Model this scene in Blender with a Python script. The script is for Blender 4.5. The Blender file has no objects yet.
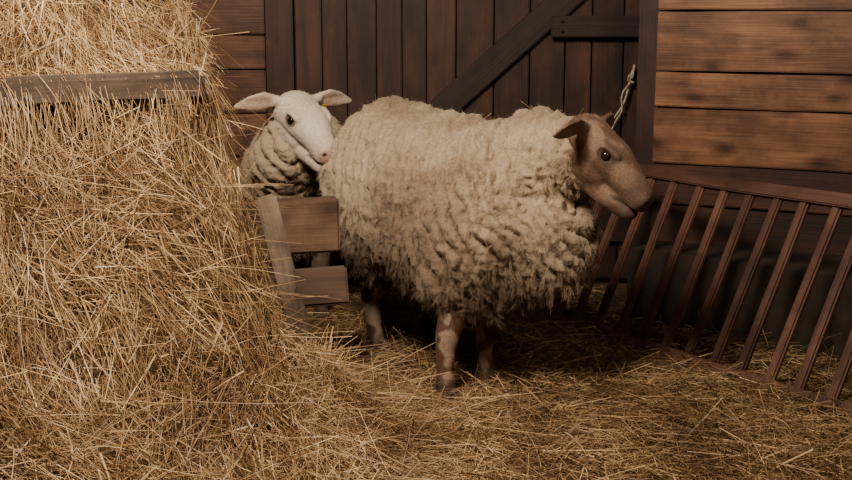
import bpy, bmesh, math, random
import numpy as np
from mathutils import Vector, Matrix
random.seed(4); rng=np.random.default_rng(7)
scene=bpy.context.scene
COL=scene.collection

# ---------------------------------------------------------------- helpers
def vnoise(P, seed=0):
    P=np.asarray(P,dtype=np.float64); I=np.floor(P).astype(np.int64); F=P-I; F=F*F*(3-2*F)
    def h(ix,iy,iz):
        n=(ix*73856093)^(iy*19349663)^(iz*83492791)^(seed*2654435)
        n=(n^(n>>13))*1274126177 & 0x7fffffff
        n=(n^(n>>11))*668265263 & 0x7fffffff
        return ((n^(n>>15))&0xffff)/65535.0
    r=0
    for dx in (0,1):
        wx=F[:,0] if dx else 1-F[:,0]
        for dy in (0,1):
            wy=F[:,1] if dy else 1-F[:,1]
            for dz in (0,1):
                wz=F[:,2] if dz else 1-F[:,2]
                r=r+wx*wy*wz*h(I[:,0]+dx,I[:,1]+dy,I[:,2]+dz)
    return r*2-1
def fbm(P,seed=0,o=3):
    r=0;a=1;t=0
    for i in range(o):
        r=r+a*vnoise(np.asarray(P)*(2**i)+i*7.3,seed+i); t+=a; a*=.5
    return r/t
def nrm(v): return v/np.maximum(np.linalg.norm(v,axis=-1,keepdims=True),1e-9)
def sm(a,b,x):
    t=np.clip((x-a)/(b-a),0,1); return t*t*(3-2*t)
def empty(name,loc=(0,0,0)):
    e=bpy.data.objects.new(name,None); e.location=loc; e.empty_display_size=.1; COL.objects.link(e); return e
def mesh_from_np(name,V,F,mat,smooth=True):
    me=bpy.data.meshes.new(name); V=np.asarray(V,dtype=np.float32); F=np.asarray(F,dtype=np.int32)
    k=F.shape[1]
    me.vertices.add(len(V)); me.vertices.foreach_set('co',V.ravel())
    me.loops.add(F.size); me.loops.foreach_set('vertex_index',F.ravel())
    me.polygons.add(len(F)); me.polygons.foreach_set('loop_start',np.arange(0,F.size,k,dtype=np.int32))
    me.polygons.foreach_set('loop_total',np.full(len(F),k,dtype=np.int32))
    me.update(calc_edges=True); me.validate()
    me.polygons.foreach_set('use_smooth',np.full(len(me.polygons),smooth))
    if mat: me.materials.append(mat)
    return me
def strands(P,D,L,W,C,n=4,taper=.55):
    """thin triangular tubes, one per row: root P, unit dir D, length L, width W, bend vector C"""
    N=len(P); D=nrm(D); A=nrm(np.cross(D,rng.normal(size=(N,3)))); B=np.cross(D,A)
    t=np.linspace(0,1,n); V=np.zeros((N,n,3,3))
    for i,ti in enumerate(t):
        c=P+D*(L*ti)[:,None]+C*(L*ti*ti)[:,None]
        w=(W*.5*(1-(1-taper)*ti))[:,None]
        for k in range(3):
            a=k*2*math.pi/3
            V[:,i,k]=c+(A*math.cos(a)+B*math.sin(a))*w
    base=(np.arange(N)*n*3)[:,None]; f=[]
    for i in range(n-1):
        for k in range(3):
            k2=(k+1)%3
            f.append([i*3+k,i*3+k2,(i+1)*3+k2,(i+1)*3+k])
    f=np.array(f); F=(base[:,:,None]+f[None]).reshape(-1,4)
    return V.reshape(-1,3),F

# ---------------------------------------------------------------- materials
def newmat(name):
    m=bpy.data.materials.new(name); m.use_nodes=True; nt=m.node_tree
    return m,nt,nt.nodes,nt.links,nt.nodes['Principled BSDF']
def ramp(nd,stops):
    r=nd.new('ShaderNodeValToRGB'); e=r.color_ramp.elements
    while len(e)<len(stops): e.new(.5)
    for i,(p,c) in enumerate(stops): e[i].position=p; e[i].color=(*c,1)
    return r
def wood(name,dark,mid,light,rough=.65,knots=.5,gs=1.0):
    m,nt,nd,lk,b=newmat(name)
    tc=nd.new('ShaderNodeTexCoord'); oi=nd.new('ShaderNodeObjectInfo')
    mul=nd.new('ShaderNodeVectorMath'); mul.operation='SCALE'; mul.inputs[0].default_value=(17,9,5); lk.new(oi.outputs['Random'],mul.inputs['Scale'])
    add=nd.new('ShaderNodeVectorMath'); lk.new(tc.outputs['Object'],add.inputs[0]); lk.new(mul.outputs[0],add.inputs[1])
    mp=nd.new('ShaderNodeMapping'); mp.inputs['Scale'].default_value=(1.6*gs,11*gs,11*gs); lk.new(add.outputs[0],mp.inputs[0])
    n1=nd.new('ShaderNodeTexNoise'); n1.inputs['Scale'].default_value=1; n1.inputs['Detail'].default_value=5; n1.inputs['Distortion'].default_value=1.2; lk.new(mp.outputs[0],n1.inputs['Vector'])
    r1=ramp(nd,[(.3,dark),(.5,mid),(.72,light)]); lk.new(n1.outputs[0],r1.inputs[0])
    mp2=nd.new('ShaderNodeMapping'); mp2.inputs['Scale'].default_value=(4,140,140); lk.new(add.outputs[0],mp2.inputs[0])
    n2=nd.new('ShaderNodeTexNoise'); n2.inputs['Scale'].default_value=1; n2.inputs['Detail'].default_value=3; lk.new(mp2.outputs[0],n2.inputs['Vector'])
    r2=ramp(nd,[(.35,(.6,.55,.52)),(.6,(1,1,1))]); lk.new(n2.outputs[0],r2.inputs[0])
    mx=nd.new('ShaderNodeMixRGB'); mx.blend_type='MULTIPLY'; mx.inputs[0].default_value=.5; lk.new(r1.outputs[0],mx.inputs[1]); lk.new(r2.outputs[0],mx.inputs[2])
    mp3=nd.new('ShaderNodeMapping'); mp3.inputs['Scale'].default_value=(3.0,6.0,1); lk.new(add.outputs[0],mp3.inputs[0])
    vo=nd.new('ShaderNodeTexVoronoi'); vo.voronoi_dimensions='2D'; vo.inputs['Scale'].default_value=1; lk.new(mp3.outputs[0],vo.inputs['Vector'])
    r3=ramp(nd,[(.05,(.14,.07,.05)),(.09,(.5,.34,.26)),(.20,(1,1,1))]); lk.new(vo.outputs['Distance'],r3.inputs[0])
    mk=nd.new('ShaderNodeMixRGB'); mk.blend_type='MULTIPLY'; mk.inputs[0].default_value=knots; lk.new(mx.outputs[0],mk.inputs[1]); lk.new(r3.outputs[0],mk.inputs[2])
    ns=nd.new('ShaderNodeTexNoise'); ns.inputs['Scale'].default_value=3.2; ns.inputs['Detail'].default_value=7; ns.inputs['Roughness'].default_value=.7; lk.new(add.outputs[0],ns.inputs['Vector'])
    r4=ramp(nd,[(.40,(.34,.30,.29)),(.58,(1,1,1))]); lk.new(ns.outputs[0],r4.inputs[0])
    ms=nd.new('ShaderNodeMixRGB'); ms.blend_type='MULTIPLY'; ms.inputs[0].default_value=.8; lk.new(mk.outputs[0],ms.inputs[1]); lk.new(r4.outputs[0],ms.inputs[2])
    hv=nd.new('ShaderNodeHueSaturation'); mr=nd.new('ShaderNodeMapRange'); mr.inputs['To Min'].default_value=.70; mr.inputs['To Max'].default_value=1.22
    hv.inputs['Saturation'].default_value=.92
    lk.new(oi.outputs['Random'],mr.inputs[0]); lk.new(mr.outputs[0],hv.inputs['Value']); lk.new(ms.outputs[0],hv.inputs['Color'])
    lk.new(hv.outputs[0],b.inputs['Base Color']); b.inputs['Roughness'].default_value=rough
    bp=nd.new('ShaderNodeBump'); bp.inputs['Strength'].default_value=.3; bp.inputs['Distance'].default_value=.003; lk.new(n2.outputs[0],bp.inputs['Height']); lk.new(bp.outputs[0],b.inputs['Normal'])
    return m
def strawmat(name,cols,rough=.55,dark=(.55,.48,.42)):
    m,nt,nd,lk,b=newmat(name)
    g=nd.new('ShaderNodeNewGeometry'); n=len(cols)
    r=ramp(nd,[(i/(n-1),c) for i,c in enumerate(cols)]); lk.new(g.outputs['Random Per Island'],r.inputs[0])
    tc=nd.new('ShaderNodeTexCoord'); ns=nd.new('ShaderNodeTexNoise'); ns.inputs['Scale'].default_value=5; ns.inputs['Detail'].default_value=3; lk.new(tc.outputs['Object'],ns.inputs['Vector'])
    r2=ramp(nd,[(.35,dark),(.6,(1,1,1))]); lk.new(ns.outputs[0],r2.inputs[0])
    mx=nd.new('ShaderNodeMixRGB'); mx.blend_type='MULTIPLY'; mx.inputs[0].default_value=.8; lk.new(r.outputs[0],mx.inputs[1]); lk.new(r2.outputs[0],mx.inputs[2])
    lk.new(mx.outputs[0],b.inputs['Base Color']); b.inputs['Roughness'].default_value=rough
    return m
def noisemat(name,c1,c2,scale,rough=.9,bump=.01,detail=8):
    m,nt,nd,lk,b=newmat(name)
    tc=nd.new('ShaderNodeTexCoord'); ns=nd.new('ShaderNodeTexNoise'); ns.inputs['Scale'].default_value=scale; ns.inputs['Detail'].default_value=detail; lk.new(tc.outputs['Object'],ns.inputs['Vector'])
    r=ramp(nd,[(.35,c1),(.65,c2)]); lk.new(ns.outputs[0],r.inputs[0]); lk.new(r.outputs[0],b.inputs['Base Color'])
    b.inputs['Roughness'].default_value=rough
    bp=nd.new('ShaderNodeBump'); bp.inputs['Strength'].default_value=.8; bp.inputs['Distance'].default_value=bump; lk.new(ns.outputs[0],bp.inputs['Height']); lk.new(bp.outputs[0],b.inputs['Normal'])
    return m
def attrmat(name,scale,bumpd,rough,sheen=0,lo=.66):
    m,nt,nd,lk,b=newmat(name)
    at=nd.new('ShaderNodeAttribute'); at.attribute_name='Col'
    tc=nd.new('ShaderNodeTexCoord'); ns=nd.new('ShaderNodeTexNoise'); ns.inputs['Scale'].default_value=scale; ns.inputs['Detail'].default_value=5; lk.new(tc.outputs['Object'],ns.inputs['Vector'])
    r=ramp(nd,[(.3,(lo,lo*.96,lo*.92)),(.65,(1.0,1.0,1.0))]); lk.new(ns.outputs[0],r.inputs[0])
    mx=nd.new('ShaderNodeMixRGB'); mx.blend_type='MULTIPLY'; mx.inputs[0].default_value=.85; lk.new(at.outputs['Color'],mx.inputs[1]); lk.new(r.outputs[0],mx.inputs[2])
    lk.new(mx.outputs[0],b.inputs['Base Color']); b.inputs['Roughness'].default_value=rough
    if sheen: b.inputs['Sheen Weight'].default_value=sheen
    bp=nd.new('ShaderNodeBump'); bp.inputs['Strength'].default_value=.7; bp.inputs['Distance'].default_value=bumpd; lk.new(ns.outputs[0],bp.inputs['Height']); lk.new(bp.outputs[0],b.inputs['Normal'])
    return m
def fibremat(name,lo,hi):
    m,nt,nd,lk,b=newmat(name)
    at=nd.new('ShaderNodeAttribute'); at.attribute_name='Col'; g=nd.new('ShaderNodeNewGeometry')
    hv=nd.new('ShaderNodeHueSaturation'); mr=nd.new('ShaderNodeMapRange'); mr.inputs['To Min'].default_value=lo; mr.inputs['To Max'].default_value=hi
    lk.new(g.outputs['Random Per Island'],mr.inputs[0]); lk.new(mr.outputs[0],hv.inputs['Value']); lk.new(at.outputs['Color'],hv.inputs['Color'])
    lk.new(hv.outputs[0],b.inputs['Base Color']); b.inputs['Roughness'].default_value=.9
    return m
M_door=wood('door_wood',(.033,.0105,.0055),(.068,.021,.0095),(.11,.037,.017),.6,.5)
M_brace=wood('brace_wood',(.022,.008,.005),(.038,.015,.008),(.06,.025,.014),.6,.2)
M_lplank=wood('left_plank_wood',(.08,.027,.012),(.15,.053,.022),(.23,.087,.037),.55,.7)
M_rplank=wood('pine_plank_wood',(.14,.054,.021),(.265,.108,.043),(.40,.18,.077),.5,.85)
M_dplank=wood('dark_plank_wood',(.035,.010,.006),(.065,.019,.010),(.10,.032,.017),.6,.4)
M_rack=wood('rack_wood',(.085,.033,.020),(.145,.059,.036),(.20,.088,.056),.6,.2)
M_grey=wood('weathered_wood',(.12,.08,.053),(.22,.158,.11),(.33,.25,.178),.8,.3)
M_plank=wood('feeder_wood',(.06,.03,.016),(.12,.064,.035),(.19,.11,.064),.7,.5)
M_conc=noisemat('concrete',(.018,.011,.008),(.036,.024,.017),14,.95,.003)
M_dirt=noisemat('bedding_base',(.035,.019,.009),(.11,.065,.032),35,.95,.02)
M_haybase=noisemat('hay_base',(.03,.016,.007),(.10,.06,.027),40,.95,.02)
M_hay=strawmat('hay_strands',[(.14,.074,.031),(.34,.205,.097),(.53,.35,.178),(.69,.49,.27),(.90,.70,.46)],.45,(.42,.34,.28))
M_straw=strawmat('straw_strands',[(.08,.043,.019),(.19,.112,.05),(.32,.20,.094),(.44,.295,.145),(.72,.53,.30)],.5,(.38,.31,.26))
M_fleece=attrmat('fleece',160,.005,.95,.15)
M_flesh=attrmat('short_hair_skin',190,.002,.75,.05,.55)
M_fibre=fibremat('wool_fibres',.65,1.35)
M_hair=fibremat('short_hair',.5,1.5)
m,nt,nd,lk,b=newmat('eye_gloss'); b.inputs['Base Color'].default_value=(.018,.009,.005,1); b.inputs['Roughness'].default_value=.12; M_eye=m
m,nt,nd,lk,b=newmat('iron'); b.inputs['Base Color'].default_value=(.03,.017,.014,1); b.inputs['Roughness'].default_value=.6; b.inputs['Metallic'].default_value=.4; M_iron=m
M_rope=noisemat('rope_fibre',(.35,.29,.24),(.62,.55,.48),90,.9,.002)
m,nt,nd,lk,b=newmat('yellow_tag'); b.inputs['Base Color'].default_value=(.45,.30,.06,1); b.inputs['Roughness'].default_value=.5; M_tag=m

# ---------------------------------------------------------------- boards
def board(name,parent,p0,p1,wid,thk,nvec,mat,bev=.004,jit=.0):
    p0=Vector(p0);p1=Vector(p1); x=(p1-p0); L=x.length; x.normalize()
    n=Vector(nvec); n=(n-x*n.dot(x)).normalized(); w=n.cross(x)
    bm=bmesh.new(); bmesh.ops.create_cube(bm,size=1)
    for v in bm.verts: v.co=Vector((v.co.x*L,v.co.y*wid,v.co.z*thk))
    es=[e for e in bm.edges if abs((e.verts[0].co-e.verts[1].co).normalized().x)>.9]
    if L>.1: bmesh.ops.subdivide_edges(bm,edges=es,cuts=max(2,min(12,int(L/.12))))
    if jit>0:
        ph=random.random()*9
        for v in bm.verts:
            v.co.y+=jit*math.sin(v.co.x*7+ph)+random.uniform(-jit,jit)*.3; v.co.z+=jit*.5*math.sin(v.co.x*5+ph*2)
    be=[e for e in bm.edges if len(e.link_faces)==2 and e.calc_face_angle(0)>.5]
    bmesh.ops.bevel(bm,geom=be,offset=bev,segments=2,affect='EDGES')
    me=bpy.data.meshes.new(name); bm.to_mesh(me); bm.free(); me.materials.append(mat)
    o=bpy.data.objects.new(name,me); COL.objects.link(o)
    R=Matrix((x,w,n)).transposed().to_4x4(); o.matrix_world=Matrix.Translation((p0+p1)/2)@R
    if parent:
        o.parent=parent; o.matrix_parent_inverse=Matrix.Translation(-parent.location)
    return o

# ---------------------------------------------------------------- room shell
bm=bmesh.new(); bmesh.ops.create_cube(bm,size=1)
for v in bm.verts: v.co=Vector((v.co.x*6.4,v.co.y*6.2+2.1,v.co.z*.1-.05))
me=bpy.data.meshes.new('floor'); bm.to_mesh(me); bm.free(); me.materials.append(M_dirt)
floor=bpy.data.objects.new('floor',me); COL.objects.link(floor)

WY=4.9
wb=empty('wall_back',(0,WY,0))
board('backing',wb,(-3,WY+.06,1.2),(2.2,WY+.06,1.2),2.4,.04,(0,-1,0),M_dplank)
zs=[0.0,.19,.37,.55,.73,.91,1.05,1.24,1.43,1.62,1.81,2.0,2.2,2.4]
for i in range(len(zs)-1):
    c=(zs[i]+zs[i+1])/2
    board('plank_%d'%i,wb,(-3,WY+.02,c),(-.66,WY+.02,c),zs[i+1]-zs[i]-.006,.03,(0,-1,0),M_lplank)
board('trim_1',wb,(-.595,WY-.005,0),(-.595,WY-.005,2.4),.11,.06,(0,-1,0),M_door)
dr=empty('door_1',(.2,WY,0))
xs=[-.535]
while xs[-1]<1.9: xs.append(xs[-1]+random.uniform(.095,.16))
for i in range(len(xs)-1):
    c=(xs[i]+xs[i+1])/2
    board('plank_%d'%i,dr,(c,WY+.02+random.uniform(-.006,.006),.03),(c,WY+.02,2.35),xs[i+1]-xs[i]-.007,.028,(0,-1,0),M_door)
board('brace',dr,(-.42,WY-.012,.32),(1.22,WY-.012,1.78),.105,.034,(0,-1,0),M_brace)
board('ledge',dr,(.505,WY-.035,1.085),(1.8,WY-.035,1.085),.085,.03,(0,-1,0),M_brace)
board('ledge_low',dr,(-.52,WY-.015,.25),(1.8,WY-.015,.25),.11,.03,(0,-1,0),M_brace)
for xx in (.55,.9):
    for zz in (1.065,1.105):
        bm=bmesh.new(); bmesh.ops.create_uvsphere(bm,u_segments=10,v_segments=6,radius=.008)
        me=bpy.data.meshes.new('bolt'); bm.to_mesh(me); bm.free(); me.materials.append(M_iron)
        o=bpy.data.objects.new('bolt',me); COL.objects.link(o); o.location=(xx,WY-.05,zz); o.parent=dr; o.matrix_parent_inverse=Matrix.Translation(-dr.location)

A=Vector((.86,4.45,0)); Bp=Vector((2.4,3.72,0)); wd=(Bp-A).normalized(); wn=Vector((wd.y,-wd.x,0))
if wn.y>0: wn=-wn
wr=empty('wall_right',A)
zr=[.0,.14,.28,.43,.585,.795,.928,1.148,1.36,1.57,1.78,2.0,2.2,2.4]
for i in range(len(zr)-1):
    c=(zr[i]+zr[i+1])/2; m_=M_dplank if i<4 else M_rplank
    off=wn*random.uniform(-.006,.006)
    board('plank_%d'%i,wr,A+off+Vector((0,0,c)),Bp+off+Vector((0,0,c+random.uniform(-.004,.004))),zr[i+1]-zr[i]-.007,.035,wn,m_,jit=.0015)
board('backing',wr,A-wn*.05+Vector((0,0,1.2)),Bp-wn*.05+Vector((0,0,1.2)),2.4,.04,wn,M_dplank)
board('trim_1',wr,A-wn*.02-wd*.02,A-wn*.02-wd*.02+Vector((0,0,2.4)),.03,.11,wd,M_door)
board('return',wr,(.90,4.50,1.2),(.90,4.86,1.2),2.38,.03,(-1,0,0),M_dplank)
pl=[(.74,4.27),(1.9,3.36),(2.2,3.8),(.9,4.42)]
bm=bmesh.new(); vb=[bm.verts.new((x,y,0)) for x,y in pl]; vt=[bm.verts.new((x+.0,y+.0,.29)) for x,y in pl]
bm.faces.new(vt)
for i in range(4): bm.faces.new((vb[i],vb[(i+1)%4],vt[(i+1)%4],vt[i]))
bmesh.ops.recalc_face_normals(bm,faces=bm.faces); bmesh.ops.bevel(bm,geom=list(bm.edges),offset=.008,segments=2,affect='EDGES')
me=bpy.data.meshes.new('footing'); bm.to_mesh(me); bm.free(); me.materials.append(M_conc)
o=bpy.data.objects.new('footing',me); COL.objects.link(o); o.parent=wr; o.matrix_parent_inverse=Matrix.Translation(-wr.location)

# ---------------------------------------------------------------- wooden hay rack
d=Vector((.575,-.818,0)).normalized(); b0=Vector((.60,4.05,.035)); lean=Vector((.205,.09,.54))
rk=empty('wooden_hay_rack',b0)
rn=d.cross(lean).normalized()
if rn.y>0: rn=-rn
board('rail_bottom',rk,b0-d*.32,b0+d*1.5,.040,.035,rn,M_rack,jit=.002)
board('rail_top',rk,b0+lean-d*.30+Vector((0,0,.01)),b0+lean+d*1.5+Vector((0,0,.01)),.042,.04,rn,M_rack,jit=.002)
for i in range(-2,14):
    p=b0+d*(.108*i+random.uniform(-.004,.004)); q=p+lean+d*random.uniform(-.006,.006)
    board('slat_%d'%(i+2),rk,p,q,.034,.022,rn,M_rack,bev=.006,jit=.0015)

# ---------------------------------------------------------------- rope
def curve(name,pts,r,mat,parent=None):
    cu=bpy.data.curves.new(name,'CURVE'); cu.dimensions='3D'; cu.bevel_depth=r; cu.bevel_resolution=3
    s=cu.splines.new('NURBS'); s.points.add(len(pts)-1); s.order_u=4; s.use_endpoint_u=True
    for i,p in enumerate(pts): s.points[i].co=(*p,1)
    cu.materials.append(mat); o=bpy.data.objects.new(name,cu); COL.objects.link(o)
    if parent: o.parent=parent; o.matrix_parent_inverse=Matrix.Translation(-parent.location)
    return o
rp=empty('rope',(.84,4.84,.9))
sh=-.035
def rs(l): return [(x+sh,y,z) for x,y,z in l]
curve('strand_a',rs([(.885,4.87,.93),(.865,4.86,.88),(.855,4.85,.80),(.83,4.85,.75),(.80,4.85,.71),(.77,4.85,.66)]),.004,M_rope,rp)
curve('strand_b',rs([(.885,4.87,.93),(.875,4.85,.86),(.84,4.84,.84),(.825,4.84,.79),(.845,4.84,.74),(.80,4.84,.70),(.79,4.85,.64)]),.0035,M_rope,rp)
curve('knot',rs([(.855,4.85,.87),(.88,4.83,.885),(.87,4.82,.9),(.85,4.83,.885),(.86,4.85,.865),(.88,4.84,.86)]),.004,M_rope,rp)

# ---------------------------------------------------------------- hay feeder
C0=np.array([-.573,3.0]); nf=np.array([.581,-.814]); nrr=np.array([.985,.17])
fd=empty('hay_feeder',(-.9,3.0,0))
fdir=Vector((.814,.581,0)); cn=Vector((-.573,3.0,0)); nfv=Vector((.581,-.814,0))
board('rail_top',fd,cn+nfv*.03-fdir*1.5+Vector((0,0,.925)),cn+nfv*.03+Vector((0,0,.972)),.075,.04,nfv,M_grey,bev=.014,jit=.006)
board('rail_low',fd,cn-nfv*.03-fdir*1.5+Vector((0,0,.3)),cn-nfv*.03+Vector((0,0,.3)),.085,.04,nfv,M_grey,bev=.01,jit=.003)
board('post_corner',fd,cn+Vector((.01,.04,0)),cn+Vector((.0,.04,1.0)),.045,.045,nfv,M_grey,bev=.01,jit=.002)
for i in range(1,8):
    q=cn-nfv*.01-fdir*(.2*i); board('slat_%d'%i,fd,q,q+Vector((0,0,.93)),.035,.025,nfv,M_grey,jit=.003)
board('leaning_post',fd,(-.277,3.14,.0),(-.432,3.14,.66),.056,.032,(.25,-1,.0),M_grey,bev=.006,jit=.001)
board('side_board_upper',fd,(-.80,3.35,.52),(-.262,3.49,.522),.165,.045,(.25,-1,.05),M_plank,bev=.007,jit=.001)
board('side_board_lower',fd,(-.80,3.33,.33),(-.24,3.47,.338),.115,.07,(.25,-1,.3),M_plank,bev=.007,jit=.001)

# ---------------------------------------------------------------- hay + bedding
def lump(x,y,s,seed): return fbm(np.stack([x*s,y*s,np.zeros_like(x)],1),seed,3)
def Hpile(x,y):
    P=np.stack([x,y],1)-C0
    sb=P@nf; sa=P@nrr
    out=np.sqrt((np.maximum(sb,0)**2)*.40+(1.27*np.maximum(sa,0))**2)
    inn=np.maximum(sb,sa*3.2)
    s=np.where((sb<0)&(sa<0),inn,out)
    s=np.where(s>0,s*(1+.55*sm(-.03,-.17,sb)),s)
    s=s+.05*lump(x,y,5,3)*sm(.0,.15,np.abs(s))
    h=np.interp(s,[-.7,-.35,-.1,-.02,0,.04,.09,.16,.23,.34,.47,.65,.85],[1.34,1.28,1.06,.95,.89,.78,.66,.48,.33,.20,.12,.045,-.03])
    back=sm(3.62,3.32,y-.25*(x<-.75)*sm(-.75,-1.0,x))
    h=h*back
    return h+.08*lump(x,y,4,11)*sm(.06,.3,h)+.07*lump(x,y,11,5)*sm(.05,.2,h)
def Hbed(x,y): return .016+.014*lump(x,y,3,21)+.006*lump(x,y,11,22)
def inroom(x,y):  # in front of footing and back wall
    lx,ly=.74,4.25; dx,dy=1.16,-.91
    side=(x-lx)*dy-(y-ly)*dx
    return (y<4.80)&((x<.72)|(side>0))&(x>-2.9)
def grid(f,x0,x1,y0,y1,st):
    nx=int((x1-x0)/st);ny=int((y1-y0)/st); X,Y=np.meshgrid(np.linspace(x0,x1,nx),np.linspace(y0,y1,ny))
    x=X.ravel();y=Y.ravel();V=np.stack([x,y,f(x,y)],1)
    i=np.arange(nx*ny).reshape(ny,nx); F=np.stack([i[:-1,:-1],i[:-1,1:],i[1:,1:],i[1:,:-1]],-1).reshape(-1,4)
    return V,F
def surf_sample(f,x0,x1,y0,y1,N,minh=None):
    xs_=[];ys_=[];ns=[]
    tot=0
    while tot<N:
        x=rng.uniform(x0,x1,N*2);y=rng.uniform(y0,y1,N*2); e=.012
        gx=(f(x+e,y)-f(x-e,y))/(2*e); gy=(f(x,y+e)-f(x,y-e))/(2*e)
        a=np.sqrt(1+gx*gx+gy*gy); k=rng.random(N*2)<np.minimum(a/6.0,1)
        k&=np.abs(x)<(y*.42+.35)
        if minh is not None: k&=f(x,y)>minh
        else: k&=inroom(x,y)
        n=nrm(np.stack([-gx,-gy,np.ones_like(gx)],1))
        xs_.append(x[k]);ys_.append(y[k]);ns.append(n[k]);tot+=k.sum()
    x=np.concatenate(xs_)[:N];y=np.concatenate(ys_)[:N];n=np.concatenate(ns)[:N]
    return np.stack([x,y,f(x,y)],1),n
def make_hay():
    V,F=grid(Hpile,-2.1,.6,1.7,4.1,.02)
    keep=(V[F,2].max(1)>.005); F=F[keep]
    base=bpy.data.objects.new('base',mesh_from_np('hay_base',V,F,M_haybase)); COL.objects.link(base)
    N=49000
    P,n=surf_sample(Hpile,-2.0,.5,1.75,4.0,N,.03)
    r=rng.normal(size=(N,3)); g=np.array([0,0,-1.0])
    steep=(1-n[:,2])[:,None]
    comb=np.stack([fbm(P*4,61,2),fbm(P*4,67,2),fbm(P*4,71,2)],1)*2.0
    D=r*.85+comb+g*steep*2.6*np.abs(rng.normal(1,.5,(N,1)))+np.array([.35,-.1,0])*steep
    D=D-n*(D*n).sum(1,keepdims=True)*rng.uniform(.55,1.0,(N,1)); D=nrm(D)
    L=rng.uniform(.05,.28,N)*rng.uniform(.6,1.1,N); W=rng.choice([.0014,.002,.0028,.0045],N,p=[.42,.35,.17,.06])
    root=P-D*(L*.5)[:,None]+n*(rng.uniform(-.012,.036,(N,1))**1)
    C=rng.normal(0,.28,(N,3)); C[:,2]-=.14
    # keep long stalks clear of the leaning post and boards
    def clear(R_,D_,L_,C_):
        bad=np.zeros(len(R_),bool)
        for t in (0,.25,.5,.75,1.0):
            q=R_+D_*(L_*t)[:,None]+C_*(L_*t*t)[:,None]
            px=-.277-.235*q[:,2]
            bad|=(q[:,2]>.31)&(q[:,0]>px-.025)&(q[:,1]>2.75)
        return ~bad
    ok=clear(root,D,L,C)
    parts=[strands(root[ok],D[ok],L[ok],W[ok],C[ok],n=5)]
    M=9500; i=rng.integers(0,N,M)
    D3=nrm(rng.normal(size=(M,3))+n[i]*1.0+np.array([0,0,-.3])); L3=rng.uniform(.05,.20,M); C3=rng.normal(0,.3,(M,3))+np.array([0,0,-.5])
    ok=clear(P[i],D3,L3,C3)|(rng.random(M)<.08)
    parts.append(strands(P[i][ok],D3[ok],L3[ok],rng.uniform(.0012,.0024,ok.sum()),C3[ok],n=5))
    M=1500; t=rng.random(M)**1.0*1.45; t=np.where(fbm(np.stack([t*6,t*0,t*0],1),5,2)>-.15,t,rng.random(M)*1.45)
    rp_=np.array(cn)[None]-np.array(fdir)[None]*t[:,None]-np.array(nfv)[None]*.02; rp_[:,2]=.99+rng.uniform(-.01,.03,M)
    D4=np.array(nfv)[None]*1.0+rng.normal(0,.55,(M,3)); D4[:,2]=np.abs(D4[:,2])*.2+.05; L4=rng.uniform(.08,.2,M)
    parts.append(strands(rp_,D4,L4,rng.uniform(.0014,.0026,M),rng.normal(0,.15,(M,3))+np.array([0,0,-.9])-nrm(D4)*.45,n=7))
    # stalks that have slipped off the pile onto the floor towards the middle
    M=2600; q=np.stack([rng.normal(-.05,.28,M),rng.normal(2.95,.32,M),np.zeros(M)],1); q[:,2]=np.maximum(Hbed(q[:,0],q[:,1]),Hpile(q[:,0],q[:,1]))+rng.uniform(.01,.035,M)
    D5=rng.normal(size=(M,3)); D5[:,2]*=.12; parts.append(strands(q,D5,rng.uniform(.06,.24,M),rng.uniform(.0014,.0028,M),rng.normal(0,.15,(M,3))*np.array([1,1,.2]),n=5))
    Vs=[];Fs=[];k=0
    for v,f in parts: Vs.append(v);Fs.append(f+k);k+=len(v)
    o=bpy.data.objects.new('hay_stalks',mesh_from_np('hay_stalks',np.concatenate(Vs),np.concatenate(Fs),M_hay,False)); COL.objects.link(o)
    e=empty('hay_pile',(-1,3,0))
    for q in (base,o): q.parent=e; q.matrix_parent_inverse=Matrix.Translation(-e.location)
make_hay()
def make_bed():
    V,F=grid(Hbed,-2.9,2.3,1.0,4.84,.04)
    keep=inroom(V[:,0],V[:,1])[F].all(1); F=F[keep]
    base=bpy.data.objects.new('base',mesh_from_np('bedding_base',V,F,M_dirt)); COL.objects.link(base)
    N=50000
    f=lambda x,y: Hbed(x,y)
    P,n=surf_sample(f,-2.0,2.1,2.4,4.8,N)
    D=rng.normal(size=(N,3)); D[:,2]*=.18; D=nrm(D)
    L=rng.uniform(.05,.25,N); W=rng.choice([.0016,.0023,.0032,.005],N,p=[.35,.35,.22,.08])
    root=P-D*(L*.5)[:,None]; root[:,2]+=np.abs(rng.normal(0,.016,N))
    C=rng.normal(0,.22,(N,3)); C[:,2]=-np.abs(C[:,2])*.6+.03
    tip=root+D*L[:,None]+C*L[:,None]
    k=inroom(root[:,0],root[:,1])&inroom(tip[:,0],tip[:,1])
    V2,F2=strands(root[k],D[k],L[k],W[k],C[k])
    o=bpy.data.objects.new('straw_stalks',mesh_from_np('straw_stalks',V2,F2,M_straw,False)); COL.objects.link(o)
    e=empty('straw_bedding',(0,3.5,0))
    for q in (base,o): q.parent=e; q.matrix_parent_inverse=Matrix.Translation(-e.location)
make_bed()

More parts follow.
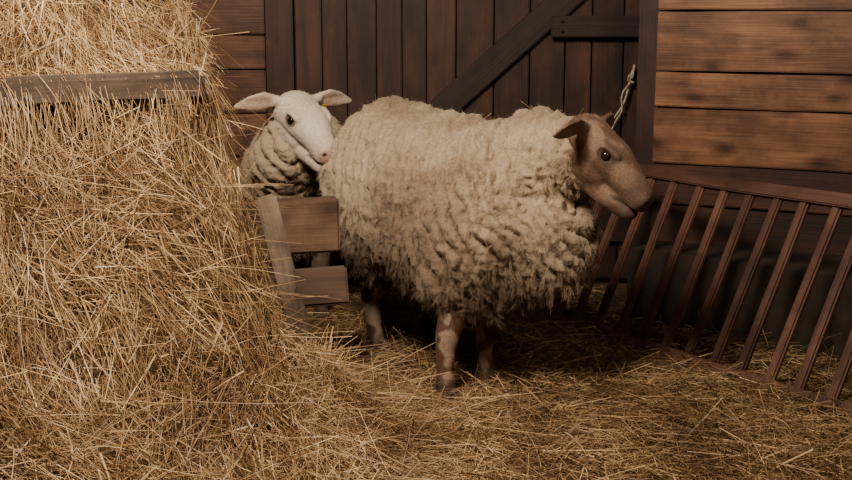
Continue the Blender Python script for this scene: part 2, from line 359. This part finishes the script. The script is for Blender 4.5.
# ---------------------------------------------------------------- sheep
def ico():
    bm=bmesh.new(); bmesh.ops.create_icosphere(bm,subdivisions=3,radius=1); V=np.array([v.co[:] for v in bm.verts]); F=np.array([[v.index for v in f.verts] for f in bm.faces]); bm.free(); return V,F
IV,IF=ico()
def lerp_stamps(keys,n=7):
    out=[]
    for (c0,r0),(c1,r1) in zip(keys[:-1],keys[1:]):
        for i in range(n):
            t=i/n; out.append((np.array(c0)*(1-t)+np.array(c1)*t,np.array(r0)*(1-t)+np.array(r1)*t))
    out.append((np.array(keys[-1][0]),np.array(keys[-1][1]))); return out
def clay(stamps,voxel,smooth,name):
    Vs=[];Fs=[];k=0
    for c,r,B in stamps:
        v=(IV*np.array(r))@np.array(B).T+np.array(c); Vs.append(v);Fs.append(IF+k);k+=len(v)
    me=mesh_from_np(name,np.concatenate(Vs),np.concatenate(Fs),None)
    o=bpy.data.objects.new(name,me); COL.objects.link(o)
    m=o.modifiers.new('r','REMESH'); m.mode='VOXEL'; m.voxel_size=voxel; m.use_smooth_shade=True
    s=o.modifiers.new('s','SMOOTH'); s.factor=.5; s.iterations=smooth
    dg=bpy.context.evaluated_depsgraph_get(); me2=bpy.data.meshes.new_from_object(o.evaluated_get(dg))
    bpy.data.objects.remove(o); me2.name=name
    return me2
def getVN(me):
    n=len(me.vertices); V=np.zeros(n*3,dtype=np.float32); me.vertices.foreach_get('co',V); N=np.zeros(n*3,dtype=np.float32); me.vertex_normals.foreach_get('vector',N)
    return V.reshape(-1,3).astype(float),N.reshape(-1,3).astype(float)
def setV(me,V): me.vertices.foreach_set('co',V.astype(np.float32).ravel()); me.update()
def setcol(me,C):
    a=me.color_attributes.new('Col','FLOAT_COLOR','POINT'); c=np.ones((len(C),4),dtype=np.float32); c[:,:3]=np.clip(C,0,1); a.data.foreach_set('color',c.ravel())
I3=np.eye(3)
def mixc(a,b,w): return a*(1-w[:,None])+np.array(b)*w[:,None]

def build_sheep(name,root,fleece,fc,heading,core,legs,HM,hs,hw,face,legc,nfuzz,nlock,nhair,eardroop):
    e=empty(name,root)
    def adopt(o): o.parent=e; o.matrix_parent_inverse=Matrix.Translation(-e.location)
    hc,hf=HM; f=nrm(np.array(hf)); up=np.array([0,0,1.]); l=nrm(np.cross(up,f)); u=np.cross(f,l); B=np.stack([f,l,u],1); hc=np.array(hc)
    # fleece
    st=[(c,r,heading) for (c,r) in fleece]
    me=clay(st,.0055,6,'fleece'); V,N=getVN(me)
    dist=np.linalg.norm((V-np.array(fc))*np.array([1,1,.8]),axis=1)
    w=fbm(V*4,31,3); w2=fbm(V*15,41,3)
    ph=dist/.036*math.pi+w*4.6+w2*1.9
    rid=np.abs(np.cos(ph))**.6
    brk=.5+.75*sm(-.35,.25,fbm(V*8,51,2))
    amp=.024*(1-.45*sm(.5,.85,dist))*brk
    ph2=vnoise(V*38,61); cell=1-np.abs(ph2)*3.0
    ph3=vnoise(V*18,63); cell3=1-np.abs(ph3)*3.0
    fine=fbm(V*80,71,2)
    disp=rid*amp-.014+np.clip(cell,-.8,1)*.0036+np.clip(cell3,-.8,1)*.0045*(.35+.65*sm(.42,.65,dist))+fine*.0045+.026*fbm(V*4.5,81,2)
    V2=V+N*disp[:,None]; V2[:,2]=np.maximum(V2[:,2],.15); setV(me,V2)
    base=np.tile(np.array([.49,.385,.268]),(len(V),1))
    dirt=sm(-.15,.35,fbm(V*3.2,91,4)); base=mixc(base,(.26,.182,.122),dirt*.8)
    base=mixc(base,(.60,.49,.355),sm(.1,.5,fbm(V*6,95,2))*.4)
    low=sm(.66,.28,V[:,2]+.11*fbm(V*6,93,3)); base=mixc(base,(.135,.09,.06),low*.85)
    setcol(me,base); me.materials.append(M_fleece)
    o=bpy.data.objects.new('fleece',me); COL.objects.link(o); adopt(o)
    # wool fibres: short fibres plus hanging locks
    _,N2=getVN(me); nv=len(V2)
    idx=rng.integers(0,nv,nfuzz); P=V2[idx]; n=N2[idx]
    D=nrm(n*.3+rng.normal(0,.5,(nfuzz,3))+np.array([0,0,-.35])); L=rng.uniform(.005,.012,nfuzz); W=rng.uniform(.0006,.0012,nfuzz)
    a=strands(P-n*.002,D,L,W,rng.normal(0,.6,(nfuzz,3)),n=4,taper=.4); ca=np.repeat(base[idx],12,0)
    pr=.30+1.2*sm(.55,.3,V2[:,2]); pr/=pr.sum(); nl=nlock; k=9; li=rng.choice(nv,nl,p=pr); LD=nrm(N2[li]*.35+rng.normal(0,.3,(nl,3))+np.array([0,0,-.8])); LC=rng.normal(0,.3,(nl,3))-N2[li]*.25+np.array([0,0,-.2]); LL=rng.uniform(.014,.038,nl)
    P=np.repeat(V2[li],k,0)+rng.normal(0,.0030,(nl*k,3)); D=np.repeat(LD,k,0)+rng.normal(0,.10,(nl*k,3)); C=np.repeat(LC,k,0)-rng.normal(0,.08,(nl*k,3)); L=np.repeat(LL,k)*rng.uniform(.7,1.05,nl*k)
    b_=strands(P-np.repeat(N2[li],k,0)*.003,D,L,rng.uniform(.0009,.0016,nl*k),C,n=4,taper=.35); cb=np.repeat(base[li],12*k,0)
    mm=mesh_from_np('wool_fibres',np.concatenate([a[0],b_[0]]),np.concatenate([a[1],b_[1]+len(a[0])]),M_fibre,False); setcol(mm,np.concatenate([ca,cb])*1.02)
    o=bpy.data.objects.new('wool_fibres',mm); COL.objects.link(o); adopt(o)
    # torso core, neck, legs, head as one surface
    st=[(c,r,I3) for c,r in lerp_stamps(core,8)]
    for lg in legs:
        st+=[(c,r,I3) for c,r in lerp_stamps([(p,(r,r,r)) for p,r in lg],8)]
        hp=np.array(lg[-1][0]); fw=np.array([heading[0][0],heading[1][0],0]); sd=np.array([-fw[1],fw[0],0])
        for s in (-1,1):
            c=hp+sd*s*.015; Bh=np.stack([fw,sd,np.array([0,0,1.])],1)
            st+=[(c+fw*.012+np.array([0,0,-.002]),(.036,.0165,.026),Bh),(c+fw*.022+np.array([0,0,-.014]),(.031,.016,.017),Bh)]
    def H(keys,n=7,sy=1,wide=True):
        for c,r in lerp_stamps(keys,n):
            wm=1+(hw-1)*float(1-sm(.04,.14,np.array(c[0]))) if wide else 1.0   # broad skull, ordinary muzzle
            c=np.array([c[0],c[1]*sy*wm,c[2]]); r=np.array([r[0],r[1]*wm,r[2]])
            st.append((hc+B@(c*hs),r*hs,B))
    H([((-.035,0,-.002),(.058,.054,.056)),((.045,0,-.002),(.054,.050,.050)),((.10,0,-.012),(.042,.038,.042)),((.152,0,-.026),(.031,.035,.038))])
    H([((-.03,0,-.055),(.048,.040,.048)),((.03,0,-.064),(.047,.034,.042)),((.09,0,-.066),(.037,.030,.034)),((.146,0,-.065),(.029,.028,.026))])
    for s in (-1,1):
        H([((-.02,.026,-.045),(.046,.024,.044)),((.03,.020,-.045),(.042,.022,.034))],4,s)
        H([((.024,.040,.026),(.020,.011,.011)),((.052,.038,.026),(.018,.010,.010))],5,s)
        H([((.163,.018,-.018),(.017,.015,.019)),((.164,.018,-.018),(.017,.015,.019))],1,s)
        dz=eardroop; k=.050*(hw-1)
        H([((-.042,.040+k,.026),(.014,.014,.014)),((-.046,.062+k,.028),(.011,.016,.018)),((-.048,.092+k,.028+dz*.3),(.0085,.023,.029)),((-.050,.127+k,.026+dz*.7),(.0075,.021,.024)),((-.050,.162+k,.022+dz),(.006,.012,.008))],8,s,False)
    me=clay(st,.0040,6,'body'); V,N=getVN(me)
    Lc=((V-hc)@B)/hs; x,y,zl=Lc[:,0],Lc[:,1],Lc[:,2]; ay=np.abs(y); EY=.0475*hw; EZ=.012; EX=.038
    isH=(np.abs(x)<.25)&(ay<.20)&(np.abs(zl)<.14)&(V[:,2]>.35)
    d=np.zeros(len(V))
    mz=-.052-.008*sm(.15,.08,x)                      # mouth line
    mouth=np.exp(-((zl-mz)/.0038)**2)*sm(.100,.120,x)*isH; d-=mouth*.007*hs
    nost=np.exp(-(((x-.178)/.012)**2+((ay-.020-(.178-x)*.25)/.006)**2+((zl+.018-(.178-x)*.3)/.0065)**2)); nost*=isH; d-=nost*.009*hs
    eyed=np.sqrt(((x-EX)/1.35)**2+((ay-EY)*.8)**2+((zl-EZ)*1.1)**2); sock=np.exp(-(eyed/.014)**2)*isH; d-=sock*.004
    lid=np.exp(-((eyed-.0165)/.0035)**2)*isH*(ay>.03); d+=lid*.002
    ear=sm(.060,.074,ay-.05*(hw-1))*isH*(x<0.0)
    earin=ear*sm(.0,.6,((N@B)[:,0]))
    er=np.exp(-((zl-.028)/.014)**2)*earin; d-=er*.006
    d+=.0008*fbm(V*60,3,2)
    V2=V+N*d[:,None]; setV(me,V2)
    c=np.tile(np.array(face['base']),(len(V),1))
    c=mixc(c,face['patch'],sm(-.16,.2,fbm(V*17,7,4))*face['pw'])
    c=mixc(c,face['muzzle'],sm(face['mx'],face['mx']+.06,x)*isH*.85)
    c=mixc(c,face['muzzle'],np.exp(-(eyed/.026)**2)*isH*face['eyew'])
    c=mixc(c,face['nose'],np.exp(-(((x-.184)/.020)**2+((ay)/.024)**2+((zl+.032)/.020)**2))*isH*.9)
    c=mixc(c,face['ear'],earin*.7)
    c=mixc(c,(.05,.025,.018),np.clip(nost*1.3+mouth*.9,0,1))
    c=mixc(c,(.05,.028,.020),np.clip(np.exp(-((eyed-.0135)/.0042)**2)*isH*.95,0,1)*(ay>.03))
    lw=sm(.38,.32,V[:,2])
    spots=sm(-.05,.10,fbm(V*14,17,3)-.16*sm(.16,.26,V[:,2]))
    lc=mixc(np.tile(np.array(legc[0]),(len(V),1)),legc[1],spots)
    c=c*(1-lw[:,None])+lc*lw[:,None]
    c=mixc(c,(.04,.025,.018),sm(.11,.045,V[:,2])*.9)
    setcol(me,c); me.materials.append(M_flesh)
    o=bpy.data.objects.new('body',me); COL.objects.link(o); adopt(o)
    # short face and leg hair lying back along the surface
    _,N3=getVN(me)
    ids=np.where(((isH&(x>-.06)&(x<.17)&(eyed>.020)&(mouth<.3)&(nost<.2))|((V2[:,2]<.34)&(V2[:,2]>.07))))[0]
    idx=rng.choice(ids,nhair); P=V2[idx]; n=N3[idx]; hd_=isH[idx][:,None]
    lay=np.where(hd_,-f[None],np.array([[0,0,-1.]]))
    D=nrm(lay+n*.30+rng.normal(0,.25,(nhair,3))); L=rng.uniform(.004,.010,nhair)
    Vf,Ff=strands(P-n*.0008,D,L,rng.uniform(.0004,.0009,nhair),-n*.15+rng.normal(0,.1,(nhair,3)),n=3,taper=.3)
    mm=mesh_from_np('short_hair',Vf,Ff,M_hair,False); setcol(mm,np.repeat(c[idx],9,0)); o=bpy.data.objects.new('short_hair',mm); COL.objects.link(o); adopt(o)
    for s,nm in ((-1,'eye_right'),(1,'eye_left')):
        bm=bmesh.new(); bmesh.ops.create_uvsphere(bm,u_segments=24,v_segments=16,radius=.0135*hs); mm=bpy.data.meshes.new(nm); bm.to_mesh(mm); bm.free()
        for p in mm.polygons: p.use_smooth=True
        mm.materials.append(M_eye); q=bpy.data.objects.new(nm,mm); COL.objects.link(q)
        q.location=Vector(hc+B@(np.array([EX,s*(EY-.0055),EZ])*hs)); adopt(q)
    return e,B,hc,adopt

def yaw(vx,vy):
    v=nrm(np.array([vx,vy,0.])); return np.stack([v,np.array([-v[1],v[0],0]),np.array([0,0,1.])],1)
hd=yaw(.28,-.44)
hc1=(.478,3.27,.778)
fl=lerp_stamps([((-.095,3.92,.575),(.25,.255,.28)),((.05,3.69,.545),(.27,.265,.295)),((.19,3.49,.525),(.24,.245,.295))],5)
fl+=lerp_stamps([((.26,3.44,.50),(.18,.19,.24)),((.345,3.38,.51),(.13,.14,.185))],4)
fl+=lerp_stamps([((.26,3.46,.64),(.17,.17,.18)),((.345,3.40,.715),(.135,.14,.165)),((.40,3.35,.745),(.115,.115,.12)),((.432,3.32,.758),(.085,.085,.09))],5)
fl+=lerp_stamps([((-.15,3.80,.42),(.12,.12,.15)),((-.15,3.80,.36),(.09,.09,.10))],3)
fl+=lerp_stamps([((.10,3.42,.39),(.12,.12,.13)),((.095,3.41,.34),(.08,.08,.09))],3)
fl+=lerp_stamps([((.22,3.53,.38),(.11,.11,.13)),((.2,3.54,.34),(.08,.08,.09))],3)
core=[((-.05,3.88,.6),(.15,.15,.16)),((.1,3.62,.56),(.17,.17,.2)),((.24,3.45,.56),(.14,.14,.18)),((.35,3.38,.68),(.09,.09,.1)),((.44,3.31,.74),(.065,.065,.07))]
legs=[[((.14,3.44,.42),.07),((.085,3.39,.29),.046),((.064,3.368,.215),.036),((.057,3.362,.170),.029),((.055,3.355,.10),.025),((.056,3.345,.065),.031),((.058,3.335,.038),.026)],
      [((.24,3.56,.42),.07),((.20,3.545,.29),.046),((.188,3.535,.215),.036),((.183,3.532,.170),.029),((.18,3.53,.10),.025),((.181,3.525,.068),.031),((.183,3.518,.040),.026)],
      [((-.14,3.82,.48),.10),((-.13,3.76,.36),.07),((-.17,3.86,.24),.038),((-.19,3.91,.20),.033),((-.175,3.87,.10),.026),((-.17,3.86,.06),.030),((-.165,3.85,.040),.026)],
      [((.05,3.96,.48),.10),((.06,3.90,.36),.07),((.02,4.00,.24),.038),((.0,4.04,.20),.033),((.02,4.0,.10),.026),((.025,3.99,.06),.030),((.03,3.98,.040),.026)]]
e1,B1,H1,ad1=build_sheep('sheep',(.1,3.6,0),fl,(.56,3.22,.80),hd,core,legs,(hc1,(.64,-.38,-.58)),1.19,1.03,
   dict(base=(.13,.070,.044),patch=(.31,.20,.135),pw=.8,muzzle=(.105,.060,.043),nose=(.085,.042,.034),ear=(.20,.11,.075),eyew=.6,mx=.08),
   ((.11,.048,.024),(.36,.255,.185)),56000,3800,26000,-.012)

hd2=yaw(.02,-1)
fl2=lerp_stamps([((-.47,4.58,.52),(.2,.21,.25)),((-.49,4.30,.50),(.2,.19,.25))],5)+lerp_stamps([((-.49,4.22,.56),(.17,.15,.19)),((-.48,4.14,.64),(.155,.125,.14)),((-.46,4.09,.71),(.125,.10,.11))],5)
core2=[((-.47,4.55,.55),(.13,.13,.15)),((-.48,4.3,.55),(.13,.13,.16)),((-.46,4.15,.66),(.08,.08,.09)),((-.42,4.03,.75),(.06,.06,.06))]
def leg2(x,y,hind):
    if not hind: return [((x,y+.03,.40),.06),((x,y,.25),.037),((x,y-.005,.2),.032),((x,y,.1),.021),((x,y-.005,.058),.026),((x,y-.015,.040),.023)]
    return [((x,y-.02,.45),.08),((x,y-.07,.35),.06),((x,y+.05,.21),.032),((x,y+.02,.1),.022),((x,y+.01,.058),.026),((x,y,.040),.023)]
legs2=[leg2(-.57,4.28,0),leg2(-.39,4.28,0),leg2(-.56,4.6,1),leg2(-.38,4.6,1)]
e2,B2,H2,ad2=build_sheep('sheep.001',(-.48,4.4,0),fl2,(-.42,3.98,.85),hd2,core2,legs2,((-.418,4.0,.797),(.52,-.75,-.42)),1.24,1.22,
   dict(base=(.84,.74,.62),patch=(.74,.62,.50),pw=.5,muzzle=(.74,.54,.44),nose=(.46,.20,.15),ear=(.66,.46,.36),eyew=.25,mx=.12),
   ((.12,.08,.055),(.2,.14,.1)),24000,1300,16000,-.010)
# ear tag
bm=bmesh.new(); bmesh.ops.create_cube(bm,size=1)
for v in bm.verts: v.co=Vector((v.co.x*.004,v.co.y*.022,v.co.z*.016))
bmesh.ops.bevel(bm,geom=list(bm.edges),offset=.0015,segments=2,affect='EDGES')
me=bpy.data.meshes.new('ear_tag'); bm.to_mesh(me); bm.free(); me.materials.append(M_tag)
o=bpy.data.objects.new('ear_tag',me); COL.objects.link(o); R=Matrix([list(r) for r in B2]).to_4x4()
o.matrix_world=Matrix.Translation(Vector(H2+B2@(np.array([-.036,.086,.008])*1.24)))@R; ad2(o)
# straw bits caught in the wool
fm=[c for c in e1.children if c.name.startswith('fleece')][0].data
Vw,Nw=getVN(fm); cand=np.where((Nw[:,2]>.1)&(Vw[:,0]>.05)&(Vw[:,2]>.5))[0]; K=32; idx=rng.choice(cand,K)
P=Vw[idx]; n=Nw[idx]; D=rng.normal(size=(K,3)); D=D-n*(D*n).sum(1,keepdims=True); D=nrm(D); L=rng.uniform(.03,.11,K)
Vs,Fs=strands(P-D*(L*.5)[:,None]+n*.006,D,L,np.full(K,.0016),rng.normal(0,.25,(K,3)))
o=bpy.data.objects.new('straw_bits',mesh_from_np('straw_bits',Vs,Fs,M_hay,False)); COL.objects.link(o); ad1(o)

# ---------------------------------------------------------------- light + camera
def area(name,loc,tgt,size,power,col):
    L=bpy.data.lights.new(name,'AREA'); L.energy=power; L.size=size; L.color=col
    o=bpy.data.objects.new(name,L); COL.objects.link(o); o.location=loc
    o.rotation_euler=(Vector(tgt)-Vector(loc)).to_track_quat('-Z','Y').to_euler()
area('barn_lamp',(-.65,1.75,2.45),(-.15,3.4,.5),.6,104,(1,.83,.64))
area('fill_light_right',(1.5,1.4,2.2),(.7,3.9,.8),.5,10,(1,.80,.58))  # weak fill added from the right front, not a lamp of the barn
w=bpy.data.worlds.new('World'); scene.world=w; w.use_nodes=True
w.node_tree.nodes['Background'].inputs[0].default_value=(1,.74,.52,1); w.node_tree.nodes['Background'].inputs[1].default_value=.015
cam=bpy.data.cameras.new('camera'); cam.lens=50; cam.sensor_width=36; co=bpy.data.objects.new('camera',cam); COL.objects.link(co)
co.location=(0,0,1.15); co.rotation_euler=(math.radians(79),0,0); scene.camera=co
